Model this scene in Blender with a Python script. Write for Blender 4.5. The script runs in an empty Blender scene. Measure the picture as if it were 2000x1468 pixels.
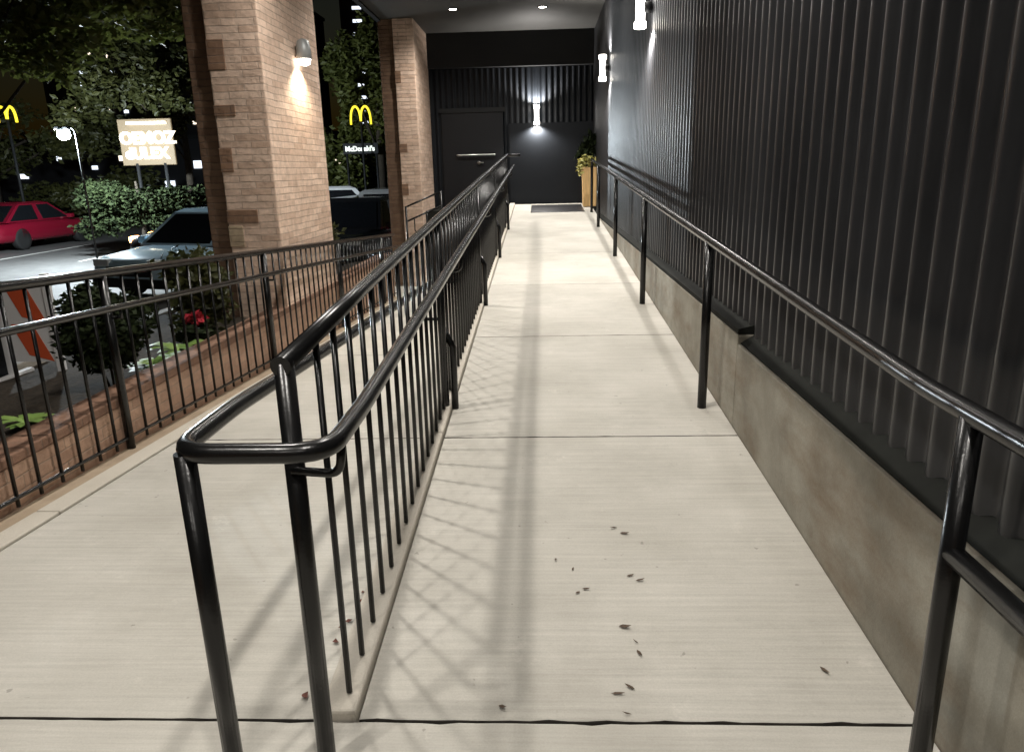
import bpy, bmesh, math, random
from mathutils import Vector, Matrix
random.seed(7)
S = bpy.context.scene
COL = S.collection
rad = math.radians

# ------------------------------------------------------------------ materials
def mat(name, col, rough=.6, metal=0., spec=.5, var=0., vscale=4., bump=0., bscale=40., coat=0., stretch=None, col2=None, emit=None, estr=0., island=0., transl=0.):
    m = bpy.data.materials.new(name); m.use_nodes = True
    nt = m.node_tree; N = nt.nodes; L = nt.links; b = N['Principled BSDF']
    b.inputs['Base Color'].default_value = (*col, 1); b.inputs['Roughness'].default_value = rough
    b.inputs['Metallic'].default_value = metal; b.inputs['Specular IOR Level'].default_value = spec
    b.inputs['Coat Weight'].default_value = coat
    if emit:
        b.inputs['Emission Color'].default_value = (*emit, 1); b.inputs['Emission Strength'].default_value = estr
    tc = N.new('ShaderNodeTexCoord'); mp = N.new('ShaderNodeMapping'); L.new(tc.outputs['Object'], mp.inputs[0])
    if stretch: mp.inputs['Scale'].default_value = stretch
    if var or col2:
        n = N.new('ShaderNodeTexNoise'); n.inputs['Scale'].default_value = vscale; n.inputs['Detail'].default_value = 6; n.inputs['Roughness'].default_value = .62
        L.new(mp.outputs[0], n.inputs['Vector'])
        r = N.new('ShaderNodeMapRange'); r.inputs[1].default_value = .3; r.inputs[2].default_value = .7
        L.new(n.outputs['Fac'], r.inputs[0])
        mx = N.new('ShaderNodeMix'); mx.data_type = 'RGBA'
        c2 = col2 or tuple(c * (1 - var) for c in col); c1 = col if col2 else tuple(c * (1 + var * .5) for c in col)
        mx.inputs[6].default_value = (*c1, 1); mx.inputs[7].default_value = (*c2, 1)
        fac = r.outputs[0]
        if island:
            g = N.new('ShaderNodeNewGeometry'); a = N.new('ShaderNodeMix'); a.inputs[0].default_value = island
            L.new(fac, a.inputs[2]); L.new(g.outputs['Random Per Island'], a.inputs[3]); fac = a.outputs[0]
        L.new(fac, mx.inputs[0]); L.new(mx.outputs[2], b.inputs['Base Color'])
        m['mix'] = mx.name
    if bump:
        n2 = N.new('ShaderNodeTexNoise'); n2.inputs['Scale'].default_value = bscale; n2.inputs['Detail'].default_value = 4
        L.new(mp.outputs[0], n2.inputs['Vector'])
        bp = N.new('ShaderNodeBump'); bp.inputs['Strength'].default_value = bump; bp.inputs['Distance'].default_value = .01
        L.new(n2.outputs['Fac'], bp.inputs['Height']); L.new(bp.outputs[0], b.inputs['Normal'])
    if transl:
        tr = N.new('ShaderNodeBsdfTranslucent'); ms = N.new('ShaderNodeMixShader'); ms.inputs[0].default_value = transl
        L.new(mx.outputs[2], tr.inputs[0]); L.new(b.outputs[0], ms.inputs[1]); L.new(tr.outputs[0], ms.inputs[2]); L.new(ms.outputs[0], N['Material Output'].inputs[0])
    return m

def concrete(name, c1, c2, broom=True, spots=.5, big=1.1, stain=(.16, .11, .06), stain_amt=.0):
    m = bpy.data.materials.new(name); m.use_nodes = True
    nt = m.node_tree; N = nt.nodes; L = nt.links; b = N['Principled BSDF']; b.inputs['Roughness'].default_value = .78
    tc = N.new('ShaderNodeTexCoord')
    def noise(scale, detail=6, rough=.6, sc=None):
        n = N.new('ShaderNodeTexNoise'); n.inputs['Scale'].default_value = scale; n.inputs['Detail'].default_value = detail; n.inputs['Roughness'].default_value = rough
        if sc:
            mp = N.new('ShaderNodeMapping'); mp.inputs['Scale'].default_value = sc; L.new(tc.outputs['Object'], mp.inputs[0]); L.new(mp.outputs[0], n.inputs['Vector'])
        else: L.new(tc.outputs['Object'], n.inputs['Vector'])
        return n.outputs['Fac']
    def rng(s, a, bb, lo=0, hi=1):
        r = N.new('ShaderNodeMapRange'); r.inputs[1].default_value = a; r.inputs[2].default_value = bb; r.inputs[3].default_value = lo; r.inputs[4].default_value = hi
        L.new(s, r.inputs[0]); return r.outputs[0]
    def mixc(f, a, bb, mode='MIX'):
        x = N.new('ShaderNodeMix'); x.data_type = 'RGBA'; x.blend_type = mode
        if isinstance(f, float): x.inputs[0].default_value = f
        else: L.new(f, x.inputs[0])
        for k, v in ((6, a), (7, bb)):
            if isinstance(v, tuple): x.inputs[k].default_value = (*v, 1)
            else: L.new(v, x.inputs[k])
        return x.outputs[2]
    c = mixc(rng(noise(big), .35, .68), c1, c2)
    fine = rng(noise(160, 3, .8), .3, .7, .9, 1.06)
    g = N.new('ShaderNodeCombineColor'); [L.new(fine, g.inputs[i]) for i in range(3)]
    c = mixc(1., c, g.outputs[0], 'MULTIPLY')
    if broom:
        gi = N.new('ShaderNodeNewGeometry'); pi = rng(gi.outputs['Random Per Island'], 0, 1, .91, 1.05)
        g3 = N.new('ShaderNodeCombineColor'); [L.new(pi, g3.inputs[i]) for i in range(3)]
        c = mixc(1., c, g3.outputs[0], 'MULTIPLY')
        c = mixc(rng(noise(.9, 9, .72), .48, .64, 0, .42), c, tuple(x * .72 for x in c2))
        c = mixc(rng(noise(26, 2, .5), .735, .77, 0, .55), c, tuple(x * .42 for x in c2))
        c = mixc(rng(noise(4.5, 10, .8), .40, .33, 0, .35), c, tuple(min(1, x * 1.22) for x in c1))
        st = rng(noise(1., 3, .7, (1.6, 60, 1)), .28, .72, .86, 1.06)
        g2 = N.new('ShaderNodeCombineColor'); [L.new(st, g2.inputs[i]) for i in range(3)]
        c = mixc(1., c, g2.outputs[0], 'MULTIPLY')
    sp = rng(noise(9, 8, .75), .63, .76, 0, spots)
    c = mixc(sp, c, tuple(x * .62 for x in c2))
    if stain_amt:
        c = mixc(rng(noise(2.3, 8, .7, (1, .8, 2.2)), .45, .72, 0, stain_amt), c, stain)
    L.new(c, b.inputs['Base Color'])
    bp = N.new('ShaderNodeBump'); bp.inputs['Strength'].default_value = .35; bp.inputs['Distance'].default_value = .004
    L.new(noise(1., 4, .7, (8, 130, 8)) if broom else noise(60, 6, .7), bp.inputs['Height']); L.new(bp.outputs[0], b.inputs['Normal'])
    return m

def brick(name, c1, c2, mortar, w=.30, h=.062, rough_amt=1.):
    m = bpy.data.materials.new(name); m.use_nodes = True
    nt = m.node_tree; N = nt.nodes; L = nt.links; b = N['Principled BSDF']; b.inputs['Roughness'].default_value = .85
    uv = N.new('ShaderNodeTexCoord')
    wob = N.new('ShaderNodeTexNoise'); wob.inputs['Scale'].default_value = 3.5; wob.inputs['Detail'].default_value = 3; L.new(uv.outputs['UV'], wob.inputs['Vector'])
    ad = N.new('ShaderNodeVectorMath'); ad.operation = 'SCALE'; ad.inputs['Scale'].default_value = .02; L.new(wob.outputs['Color'], ad.inputs[0])
    a2 = N.new('ShaderNodeVectorMath'); L.new(uv.outputs['UV'], a2.inputs[0]); L.new(ad.outputs[0], a2.inputs[1])
    br = N.new('ShaderNodeTexBrick'); L.new(a2.outputs[0], br.inputs['Vector'])
    br.inputs['Scale'].default_value = 1; br.inputs['Brick Width'].default_value = w; br.inputs['Row Height'].default_value = h
    br.inputs['Mortar Size'].default_value = .0045; br.inputs['Mortar Smooth'].default_value = .4; br.inputs['Bias'].default_value = -.1
    br.inputs['Color1'].default_value = (*c1, 1); br.inputs['Color2'].default_value = (*c2, 1); br.inputs['Mortar'].default_value = (*mortar, 1)
    n = N.new('ShaderNodeTexNoise'); n.inputs['Scale'].default_value = 9; n.inputs['Detail'].default_value = 8; n.inputs['Roughness'].default_value = .7
    L.new(uv.outputs['UV'], n.inputs['Vector'])
    r = N.new('ShaderNodeMapRange'); r.inputs[1].default_value = .3; r.inputs[2].default_value = .7; r.inputs[3].default_value = .72; r.inputs[4].default_value = 1.15
    L.new(n.outputs['Fac'], r.inputs[0])
    g = N.new('ShaderNodeCombineColor'); [L.new(r.outputs[0], g.inputs[i]) for i in range(3)]
    mx = N.new('ShaderNodeMix'); mx.data_type = 'RGBA'; mx.blend_type = 'MULTIPLY'; mx.inputs[0].default_value = 1
    L.new(br.outputs['Color'], mx.inputs[6]); L.new(g.outputs[0], mx.inputs[7]); L.new(mx.outputs[2], b.inputs['Base Color'])
    mm = N.new('ShaderNodeMath'); mm.operation = 'SUBTRACT'; L.new(n.outputs['Fac'], mm.inputs[0]); L.new(br.outputs['Fac'], mm.inputs[1])
    bp = N.new('ShaderNodeBump'); bp.inputs['Strength'].default_value = rough_amt; bp.inputs['Distance'].default_value = .02
    L.new(mm.outputs[0], bp.inputs['Height']); L.new(bp.outputs[0], b.inputs['Normal'])
    return m

M = {}
M['walk'] = concrete('pale_concrete', (.52, .498, .445), (.405, .385, .335), True, .45)
M['kerbc'] = concrete('kerb_concrete', (.50, .465, .40), (.38, .345, .285), False, .5)
M['basec'] = concrete('base_concrete', (.33, .31, .255), (.18, .165, .13), False, .7, 2.6, (.15, .095, .05), .7)
M['strip'] = concrete('strip_concrete', (.34, .27, .19), (.24, .18, .12), False, .6, 4)
M['gap'] = mat('joint_dirt', (.040, .034, .027), .95, var=.4, vscale=20)
M['black'] = mat('black_paint', (.005, .005, .005), .25, 0, .46, bump=.045, bscale=110)
M['blackmatt'] = mat('black_matt', (.010, .011, .012), .7, 0, .3)
M['clad'] = mat('charcoal_cladding', (.038, .039, .042), .30, .4, .5, var=.35, vscale=1.5, bump=.35, bscale=4.5, stretch=(1, 1.6, .8))
M['nearblack'] = mat('near_black', (.012, .013, .011), .85, 0., .15, var=.4, vscale=6)
M['endwall'] = mat('end_wall_paint', (.007, .009, .012), .5, .2, .3)
M['door'] = mat('door_paint', (.006, .007, .009), .45, 0, .3)
M['soffit'] = mat('soffit_board', (.055, .055, .052), .6, 0, .4, var=.15, vscale=2)
M['chrome'] = mat('brushed_steel', (.55, .55, .53), .28, 1.)
M['brick'] = brick('tan_brick', (.72, .54, .42), (.54, .375, .275), (.55, .42, .33))
M['brickdark'] = brick('dark_brick', (.19, .115, .07), (.14, .08, .048), (.14, .095, .065))
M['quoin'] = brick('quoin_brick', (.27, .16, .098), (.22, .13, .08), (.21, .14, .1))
M['quoinpale'] = brick('pale_quoin', (.42, .33, .22), (.38, .29, .19), (.33, .25, .17))
M['plbrick'] = brick('planter_brick', (.44, .28, .19), (.35, .21, .14), (.34, .24, .17), .22, .07, .6)
M['plcap'] = brick('planter_cap', (.25, .14, .09), (.20, .11, .07), (.2, .13, .09), .11, .3, .6)
M['soil'] = mat('dark_mulch', (.035, .026, .016), .95, var=.7, vscale=22, bump=1., bscale=40)
M['asphalt'] = mat('asphalt', (.085, .085, .083), .75, var=.3, vscale=3, bump=.4, bscale=150)
M['paint'] = mat('road_paint', (.6, .6, .57), .7, var=.3, vscale=12)
M['ground'] = mat('dark_ground', (.05, .05, .048), .9, var=.3, vscale=2)
M['leaf'] = mat('tree_leaf', (.17, .19, .05), .55, col2=(.07, .09, .02), vscale=1.2, island=.6, transl=.4)
M['leaf2'] = mat('dark_leaf', (.085, .088, .026), .5, col2=(.026, .033, .010), vscale=.9, island=.6, transl=.4)
M['bush'] = mat('shrub_leaf', (.024, .034, .012), .8, spec=.12, col2=(.007, .012, .005), vscale=3, island=.6)
M['hosta'] = mat('pale_leaf', (.20, .30, .07), .5, col2=(.09, .17, .04), vscale=5, island=.6)
M['bark'] = mat('bark', (.035, .027, .018), .9, var=.5, vscale=9, bump=.8, bscale=25)
M['petal'] = mat('red_petal', (.45, .02, .03), .6, col2=(.30, .01, .03), vscale=9, island=.5)
M['dry'] = mat('dry_leaf', (.085, .055, .035), .8, var=.5, vscale=60)
M['dryred'] = mat('reddish_dry_leaf', (.14, .055, .04), .8, var=.5, vscale=60)
M['wood'] = mat('tan_wood', (.62, .40, .17), .55, var=.25, vscale=5, stretch=(12, 12, 1))
M['yellow'] = mat('yellow_bloom', (.55, .47, .12), .6, col2=(.40, .42, .16), vscale=9, island=.5)
M['mat'] = mat('rubber_mat', (.012, .012, .014), .35, 0, .6, bump=.3, bscale=90)
M['white'] = mat('white_plastic', (.72, .72, .72), .45)
M['orange'] = mat('orange_sheet', (.62, .10, .035), .5)
M['glass'] = mat('dark_glass', (.008, .009, .011), .06, 0, .7)
M['tyre'] = mat('tyre', (.012, .012, .012), .8)
M['rim'] = mat('rim', (.35, .35, .36), .35, .8)
M['lampwhite'] = mat('frosted_lens', (.8, .8, .78), .4, emit=(1., .93, .82), estr=14)
M['sconceglow'] = mat('sconce_body_glow', (.8, .8, .8), .4, emit=(1., .97, .93), estr=9)
M['downlens'] = mat('downlight_lens', (.8, .8, .78), .4, emit=(1., .92, .80), estr=40)
M['streetlens'] = mat('street_lens', (.8, .8, .8), .4, emit=(.75, .95, 1.), estr=45)
M['signcream'] = mat('sign_letter', (.8, .75, .6), .5, emit=(1., .86, .62), estr=1.9)
M['signback'] = mat('sign_face', (.10, .075, .045), .7, emit=(.9, .68, .38), estr=.12)
M['signwhite'] = mat('sign_white', (.8, .8, .8), .5, emit=(.86, .95, .86), estr=.75)
M['arch'] = mat('arch_yellow', (.8, .6, .02), .5, emit=(1., .78, .04), estr=1.0)
M['winlit'] = mat('lit_window', (.5, .5, .5), .3, emit=(1., .84, .66), estr=1.8)
M['winwhite'] = mat('lit_window_white', (.5, .5, .5), .3, emit=(.8, .88, 1.), estr=1.3)
M['bldg'] = mat('far_building', (.012, .013, .016), .8, var=.3, vscale=.3)
M['taillit'] = mat('tail_lit', (.5, .02, .02), .3, emit=(1., .12, .2), estr=5.)
M['taildim'] = mat('tail_lens', (.35, .01, .015), .2, emit=(1., .05, .05), estr=.4)  # faint red glow put into the unlit tail lens
M['amber'] = mat('amber_lit', (.8, .3, .05), .3, emit=(1., .45, .12), estr=22.)
M['headoff'] = mat('head_lens', (.75, .78, .8), .15, 0, .7)
def carpaint(n, c): return mat(n, c, .22, .15, .5, coat=.8)
M['cblue'] = carpaint('pale_blue_paint', (.50, .72, .88)); M['cblack'] = carpaint('black_car_paint', (.012, .012, .014))
M['cred'] = carpaint('red_car_paint', (.22, .008, .025)); M['cwhite'] = carpaint('white_car_paint', (.72, .73, .74)); M['cgrey'] = carpaint('grey_car_paint', (.05, .048, .05))

# ------------------------------------------------------------------ mesh builder
class MB:
    def __init__(s): s.v = []; s.f = []; s.sm = []; s.mi = []
    def add(s, vs, fs, smooth=False, mi=0):
        o = len(s.v); s.v += [tuple(v) for v in vs]; s.f += [tuple(i + o for i in f) for f in fs]; s.sm += [smooth] * len(fs); s.mi += [mi] * len(fs); return s
    def box(s, x0, x1, y0, y1, z0, z1, mi=0):
        return s.hexa([(x0, y0, z0), (x1, y0, z0), (x1, y1, z0), (x0, y1, z0), (x0, y0, z1), (x1, y0, z1), (x1, y1, z1), (x0, y1, z1)], mi)
    def hexa(s, p, mi=0):
        return s.add(p, [(3, 2, 1, 0), (4, 5, 6, 7), (0, 1, 5, 4), (1, 2, 6, 5), (2, 3, 7, 6), (3, 0, 4, 7)], False, mi)
    def sbox(s, x0, x1, y0, y1, f, t0, t1, mi=0):   # box following a slope f(y), from f+t0 to f+t1
        return s.hexa([(x0, y0, f(y0) + t0), (x1, y0, f(y0) + t0), (x1, y1, f(y1) + t0), (x0, y1, f(y1) + t0),
                       (x0, y0, f(y0) + t1), (x1, y0, f(y0) + t1), (x1, y1, f(y1) + t1), (x0, y1, f(y1) + t1)], mi)
    def tube(s, path, r, n=14, caps=True, radii=None, mi=0):
        P = [Vector(p) for p in path]; vs = []; fs = []
        T = []
        for i in range(len(P)):
            a = P[max(i - 1, 0)]; b = P[min(i + 1, len(P) - 1)]; T.append((b - a).normalized())
        up = Vector((0, 0, 1)) if abs(T[0].z) < .9 else Vector((1, 0, 0))
        nrm = (up - T[0] * up.dot(T[0])).normalized()
        for i, p in enumerate(P):
            if i: nrm = (nrm - T[i] * nrm.dot(T[i])).normalized()
            bn = T[i].cross(nrm); rr = radii[i] if radii else r
            k = 1.
            if 0 < i < len(P) - 1:
                c = (P[i] - P[i - 1]).normalized().dot((P[i + 1] - P[i]).normalized()); k = 1 / max(.6, math.sqrt((1 + c) / 2))
            for j in range(n):
                a = 2 * math.pi * j / n; vs.append(p + (nrm * math.cos(a) + bn * math.sin(a)) * rr * k)
        for i in range(len(P) - 1):
            for j in range(n):
                j2 = (j + 1) % n; fs.append((i * n + j, i * n + j2, (i + 1) * n + j2, (i + 1) * n + j))
        s.add(vs, fs, True, mi)
        if caps:
            o = len(s.v) - len(vs)
            s.f += [tuple(o + j for j in reversed(range(n))), tuple(o + (len(P) - 1) * n + j for j in range(n))]; s.sm += [False, False]; s.mi += [mi, mi]
        return s
    def lathe(s, c, prof, n=24, axis='z', mi=0):
        vs = []; fs = []
        for (r, h) in prof:
            for j in range(n):
                a = 2 * math.pi * j / n; x, y = r * math.cos(a), r * math.sin(a)
                d = (x, y, h) if axis == 'z' else ((h, x, y) if axis == 'x' else (x, h, y))
                vs.append((c[0] + d[0], c[1] + d[1], c[2] + d[2]))
        for i in range(len(prof) - 1):
            for j in range(n):
                j2 = (j + 1) % n; fs.append((i * n + j, i * n + j2, (i + 1) * n + j2, (i + 1) * n + j))
        fs.append(tuple(reversed(range(n)))); fs.append(tuple((len(prof) - 1) * n + j for j in range(n)))
        s.add(vs, fs[:-2], True, mi); o = len(s.v) - len(vs)
        for f in fs[-2:]: s.f.append(tuple(i + o for i in f)); s.sm.append(False); s.mi.append(mi)
        return s
    def build(s, name, m, parent=None, loc=None, bevel=0, seg=2):
        me = bpy.data.meshes.new(name)
        off = Vector(loc) if loc is not None else (Vector(parent['_w']) if parent is not None and '_w' in parent else Vector((0, 0, 0)))
        me.from_pydata([tuple(Vector(v) - off) for v in s.v], [], s.f); me.update()
        for p, sm, mi in zip(me.polygons, s.sm, s.mi): p.use_smooth = sm; p.material_index = mi
        bm = bmesh.new(); bm.from_mesh(me); bmesh.ops.recalc_face_normals(bm, faces=bm.faces)
        if bevel:
            es = [e for e in bm.edges if len(e.link_faces) == 2 and e.calc_face_angle(0) > .5]
            bmesh.ops.bevel(bm, geom=es, offset=bevel, segments=seg, affect='EDGES', profile=.5, clamp_overlap=True)
        uvl = bm.loops.layers.uv.new('UVMap')
        for f in bm.faces:
            nx, ny, nz = (abs(c) for c in f.normal)
            for l in f.loops:
                w = l.vert.co + off
                l[uvl].uv = (w.y, w.z) if nx >= ny and nx >= nz else ((w.x, w.z) if ny >= nz else (w.y, w.x))
        bm.to_mesh(me); bm.free()
        for mm in (m if isinstance(m, (list, tuple)) else [m]): me.materials.append(mm)
        o = bpy.data.objects.new(name, me); COL.objects.link(o)
        if parent is not None:
            o.parent = parent
            if '_w' in parent: o['_w'] = list(parent['_w'])
        else: o.location = off; o['_w'] = list(off)
        return o

def fillet(pts, r, n=6):
    P = [Vector(p) for p in pts]; out = [P[0]]
    for i in range(1, len(P) - 1):
        a = (P[i - 1] - P[i]); b = (P[i + 1] - P[i]); k = min(r, a.length * .48, b.length * .48); a.normalize(); b.normalize()
        p0, p2 = P[i] + a * k, P[i] + b * k
        for t in range(n + 1):
            u = t / n; out.append(p0 * (1 - u) ** 2 + P[i] * 2 * u * (1 - u) + p2 * u * u)
    out.append(P[-1]); return out

def thing(name, label, cat, loc, group=None):
    o = bpy.data.objects.new(name, None); COL.objects.link(o); o.location = loc; o.empty_display_size = .2
    o['_w'] = list(loc); o['label'] = label; o['category'] = cat
    if group: o['group'] = group
    return o
def tag(o, label, cat, group=None):
    o['label'] = label; o['category'] = cat
    if group: o['group'] = group
    return o
def struct(o): o['kind'] = 'structure'; return o
def clone(root, loc, label, group=None):
    r = root.copy(); COL.objects.link(r); r.location = loc; r['label'] = label
    if group: r['group'] = group
    for ch in list(root.children):
        c = ch.copy(); COL.objects.link(c); c.parent = r
        for g in list(ch.children):
            d = g.copy(); COL.objects.link(d); d.parent = c
    return r
def lamp(name, kind, loc, power, col, parent=None, size=.05, spot=None, aim=(0, 0, -1), blend=1.):
    l = bpy.data.lights.new(name, kind); l.energy = power; l.color = col; l.shadow_soft_size = size
    if kind == 'SPOT': l.spot_size = rad(spot); l.spot_blend = blend
    o = bpy.data.objects.new(name, l); COL.objects.link(o)
    o.rotation_euler = Vector(aim).to_track_quat('-Z', 'Y').to_euler()
    if parent is not None: o.parent = parent; o.location = Vector(loc) - Vector(parent['_w'])
    else: o.location = loc
    return o

# ------------------------------------------------------------------ levels
Y0 = 1.633; SU = .0543; SD = -.0598
def up(y): return SU * (y - Y0) if y > Y0 else 0.
def dn(y): return SD * (min(y, 12.4) - Y0) if y > Y0 else 0.
XL, XR = -.508, .985

# setting: slabs with open joints over a dirty base
rj = random.Random(9)
def slabs(name, x0, x1, ys, f, th=.09):
    b = MB()
    for a, c in zip(ys[:-1], ys[1:]):
        g0 = .0042 if abs(a - Y0) < .01 else .0035; g1 = .0035
        nx = max(2, int((x1 - x0) / .05)); vs = []; fs = []
        for i in range(nx + 1):
            x = x0 + (x1 - x0) * i / nx
            chip = .005 if rj.random() < .07 else 0.
            ya = a + g0 + rj.uniform(-.0012, .0012) + chip; yc = c - g1 + rj.uniform(-.0012, .0012) - (.005 if rj.random() < .06 else 0.)
            vs += [(x, ya, f(a) - th), (x, ya, f(a)), (x, yc, f(c)), (x, yc, f(c) - th)]
        for i in range(nx):
            o4 = 4 * i; fs += [(o4, o4 + 1, o4 + 5, o4 + 4), (o4 + 1, o4 + 2, o4 + 6, o4 + 5), (o4 + 2, o4 + 3, o4 + 7, o4 + 6), (o4 + 3, o4, o4 + 4, o4 + 7)]
        fs += [(0, 3, 2, 1), (4 * nx, 4 * nx + 1, 4 * nx + 2, 4 * nx + 3)]
        b.add(vs, fs)
    o = b.build(name, [M['walk'], M['gap']], bevel=.005)
    for pl in o.data.polygons:
        if abs(pl.normal.y) > .8: pl.material_index = 1     # dirt inside the open joints
    return struct(o)
jy = [Y0, 3.518, 5.397, 7.28, 9.16, 11.04, 13.27, 15.1]
slabs('ramp', XL, XR - .003, jy, up)
slabs('landing', -2.262, XR - .003, [-3.2, -1.0, Y0], lambda y: 0.)
slabs('lower_ramp', -2.262, -.612, [Y0, 4.2, 7.0, 9.8, 12.4], dn)
b = MB().sbox(-2.26, -.62, Y0, 12.4, dn, -.25, -.05).sbox(-.50, XR - .01, Y0, 15.1, up, -.9, -.05).box(-2.26, XR - .01, -3.2, Y0, -.25, -.05)
struct(b.build('slab_bed', M['gap']))
# raised kerb under the middle guardrail, it is also the retaining face of the upper ramp
b = MB()
for a, c in zip([Y0] + [y for y in jy[1:-1]], jy[1:]):
    b.hexa([(-.612, a, dn(a) - .2), (XL - .004, a, dn(a) - .2), (XL - .004, c, dn(c) - .2), (-.612, c, dn(c) - .2),
            (-.612, a, up(a) + .03), (XL - .004, a, up(a) + .03), (XL - .004, c, up(c) + .03), (-.612, c, up(c) + .03)])
struct(b.build('ramp_kerb', M['kerbc'], bevel=.008))
# entrance pad left of the upper ramp's end
struct(MB().box(-2.15, -.615, 13.9, 15.1, -.7, .70).build('entrance_pad', [M['nearblack']]))
# kerb left of the lower ramp
b = MB()
for a, c in ((-3.2, Y0), (Y0, 3.05), (3.058, 6.5), (6.508, 9.9), (9.908, 12.4)):
    b.sbox(-2.385, -2.268, a, c, dn, -.12, .012)
struct(b.build('walkway_kerb', M['kerbc'], bevel=.006))
b = MB()
for a, c in ((-3.2, Y0), (Y0, 7.), (7., 12.4)): b.sbox(-2.50, -2.39, a, c, dn, -.12, .004)
struct(b.build('kerb_strip', M['strip'], bevel=.004))
# planter wall
t = thing('planter_wall', 'low reddish brick planter wall running behind the left picket fence', 'planter wall', (-2.6, 4, 0))
MB().hexa([(-2.66, -3.2, -.2), (-2.505, -3.2, -.2), (-2.505, 12.4, -.9), (-2.66, 12.4, -.9), (-2.66, -3.2, .17), (-2.505, -3.2, .17), (-2.505, 12.4, .06), (-2.66, 12.4, .06)]).build('brickwork', M['plbrick'], t)
MB().hexa([(-2.70, -3.2, .171), (-2.50, -3.2, .171), (-2.50, 12.4, .061), (-2.70, 12.4, .061), (-2.70, -3.2, .225), (-2.50, -3.2, .225), (-2.50, 12.4, .115), (-2.70, 12.4, .115)]).build('coping', M['plcap'], t, bevel=.008)
# planting bed surface (uneven mulch sheet)
nx, ny = 14, 60; vs = []; fs = []
for i in range(ny + 1):
    for j in range(nx + 1):
        x = -2.66 - 1.64 * j / nx; y = -3 + 15.4 * i / ny
        vs.append((x, y, .12 - .10 * j / nx - .012 * y + .03 * math.sin(x * 5 + y * 2.3) + random.uniform(-.015, .015)))
for i in range(ny):
    for j in range(nx):
        a = i * (nx + 1) + j; fs.append((a, a + 1, a + nx + 2, a + nx + 1))
struct(MB().add(vs, fs, True).build('planting_bed', M['soil']))
b = MB()
for y in range(-3, 13, 3): b.hexa([(-4.44, y, -.75), (-4.29, y, -.75), (-4.29, y + 2.99, -.75), (-4.44, y + 2.99, -.75), (-4.44, y, .05 - .014 * y), (-4.29, y, .05 - .014 * y), (-4.29, y + 2.99, .05 - .014 * (y + 3)), (-4.44, y + 2.99, .05 - .014 * (y + 3))])
struct(b.build('bed_kerb', M['kerbc'], bevel=.012))
struct(MB().add([(-220, -120, -.70), (120, -120, -.70), (120, 260, -.70), (-220, 260, -.70)], [(0, 1, 2, 3)]).build('ground', M['ground']))
struct(MB().add([(-60, 2, -.62), (-4.44, 2, -.62), (-4.44, 12.4, -.62), (4.0, 34, -.62), (-60, 34, -.62)], [(0, 1, 2, 3, 4)]).build('parking_lot', M['asphalt']))
struct(MB().add([(-4.43, 12.42, -.655), (-.5, 12.42, -.655), (-.5, 15.2, -.655), (-4.43, 15.2, -.655)], [(0, 1, 2, 3)]).build('lower_pavement', M['walk']))
b = MB()
for k in range(9):
    x = -20 + k * 2.7
    b.box(x, x + .1, 18.5, 23.5, -.617, -.613)
b.box(-22, -9.5, 12.1, 12.22, -.617, -.613)
struct(b.build('parking_lines', M['paint']))

# ------------------------------------------------------------------ building: clad wall, end wall, canopy
def corrug(y0, y1, x, z0, z1, pitch=.112, amp=.012, n=10):
    vs = []; fs = []; k = int((y1 - y0) / pitch * n)
    for i in range(k + 1):
        y = y0 + (y1 - y0) * i / k; ph = 2 * math.pi * y / pitch
        d = amp * math.tanh(1.6 * math.cos(ph)) / math.tanh(1.6)
        vs += [(x - d, y, z0), (x - d, y, z1)]
    for i in range(k): fs.append((2 * i, 2 * i + 2, 2 * i + 3, 2 * i + 1))
    return vs, fs
t = thing('clad_wall', 'charcoal ribbed metal wall on a stained concrete base beside the ramp', 'wall', (1.1, 6, 0))
b = MB(); b.add(*corrug(-3, 15.25, 1.062, .582, 3.93), True)
b.box(1.078, 1.35, -3, 15.5, .0, 4.5); b.build('cladding', M['clad'], t)
c = MB().hexa([(XR, -3.2, -.5), (1.30, -3.2, -.5), (1.30, 3.648, -.5), (XR, 3.648, -.5), (XR, -3.2, .5426), (1.30, -3.2, .5426), (1.30, 3.648, .5426), (XR, 3.648, .5426)])
c.box(XR, 1.30, 3.652, 15.1, -.5, .5887); c.build('concrete_base', M['basec'], t, bevel=.006)
f = MB()
f.hexa([(1.0, -3.2, .546), (1.076, -3.2, .546), (1.076, 3.64, .546), (1.0, 3.64, .546), (1.0, -3.2, .552), (1.076, -3.2, .598), (1.076, 3.64, .598), (1.0, 3.64, .552)])
f.hexa([(.987, 3.655, .592), (1.076, 3.655, .592), (1.076, 15.2, .592), (.987, 15.2, .592), (.987, 3.655, .618), (1.076, 3.655, .64), (1.076, 15.2, .64), (.987, 15.2, .618)])
f.build('ledge_strip', M['nearblack'], t)  # near-black sloped strip along the top of the base
YB = 15.25
t = thing('end_wall', 'dark blue-black entrance wall closing the top of the ramp', 'wall', (0, YB, .7))
vs, fs = corrug(-2.9, 1.09, 0, .70, 3.30)
b = MB().add([(v[1], YB + v[0], v[2]) for v in vs], fs, True).box(-2.9, 1.35, YB + .015, YB + .3, -.7, 4.5)
b.build('cladding', M['endwall'], t)
MB().box(-2.9, 1.075, YB - .14, YB - .012, 3.31, 3.93).build('header_band', M['blackmatt'], t)  # matt black band just below the soffit
MB().box(-.60, 1.05, YB - .035, YB - .012, .705, 2.28).build('flat_panel', M['endwall'], t)
d = MB().box(-1.93, -.72, YB - .05, YB - .012, .705, 2.50).build('door', M['door'], t)
MB().box(-1.98, -.67, YB - .075, YB - .052, 2.50, 2.585).build('lintel', M['blackmatt'], d)
MB().tube(fillet([(-1.64, YB - .05, 1.70), (-1.64, YB - .12, 1.70), (-.90, YB - .12, 1.70), (-.90, YB - .05, 1.70)], .03), .018).build('push_bar', M['chrome'], d)
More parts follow.
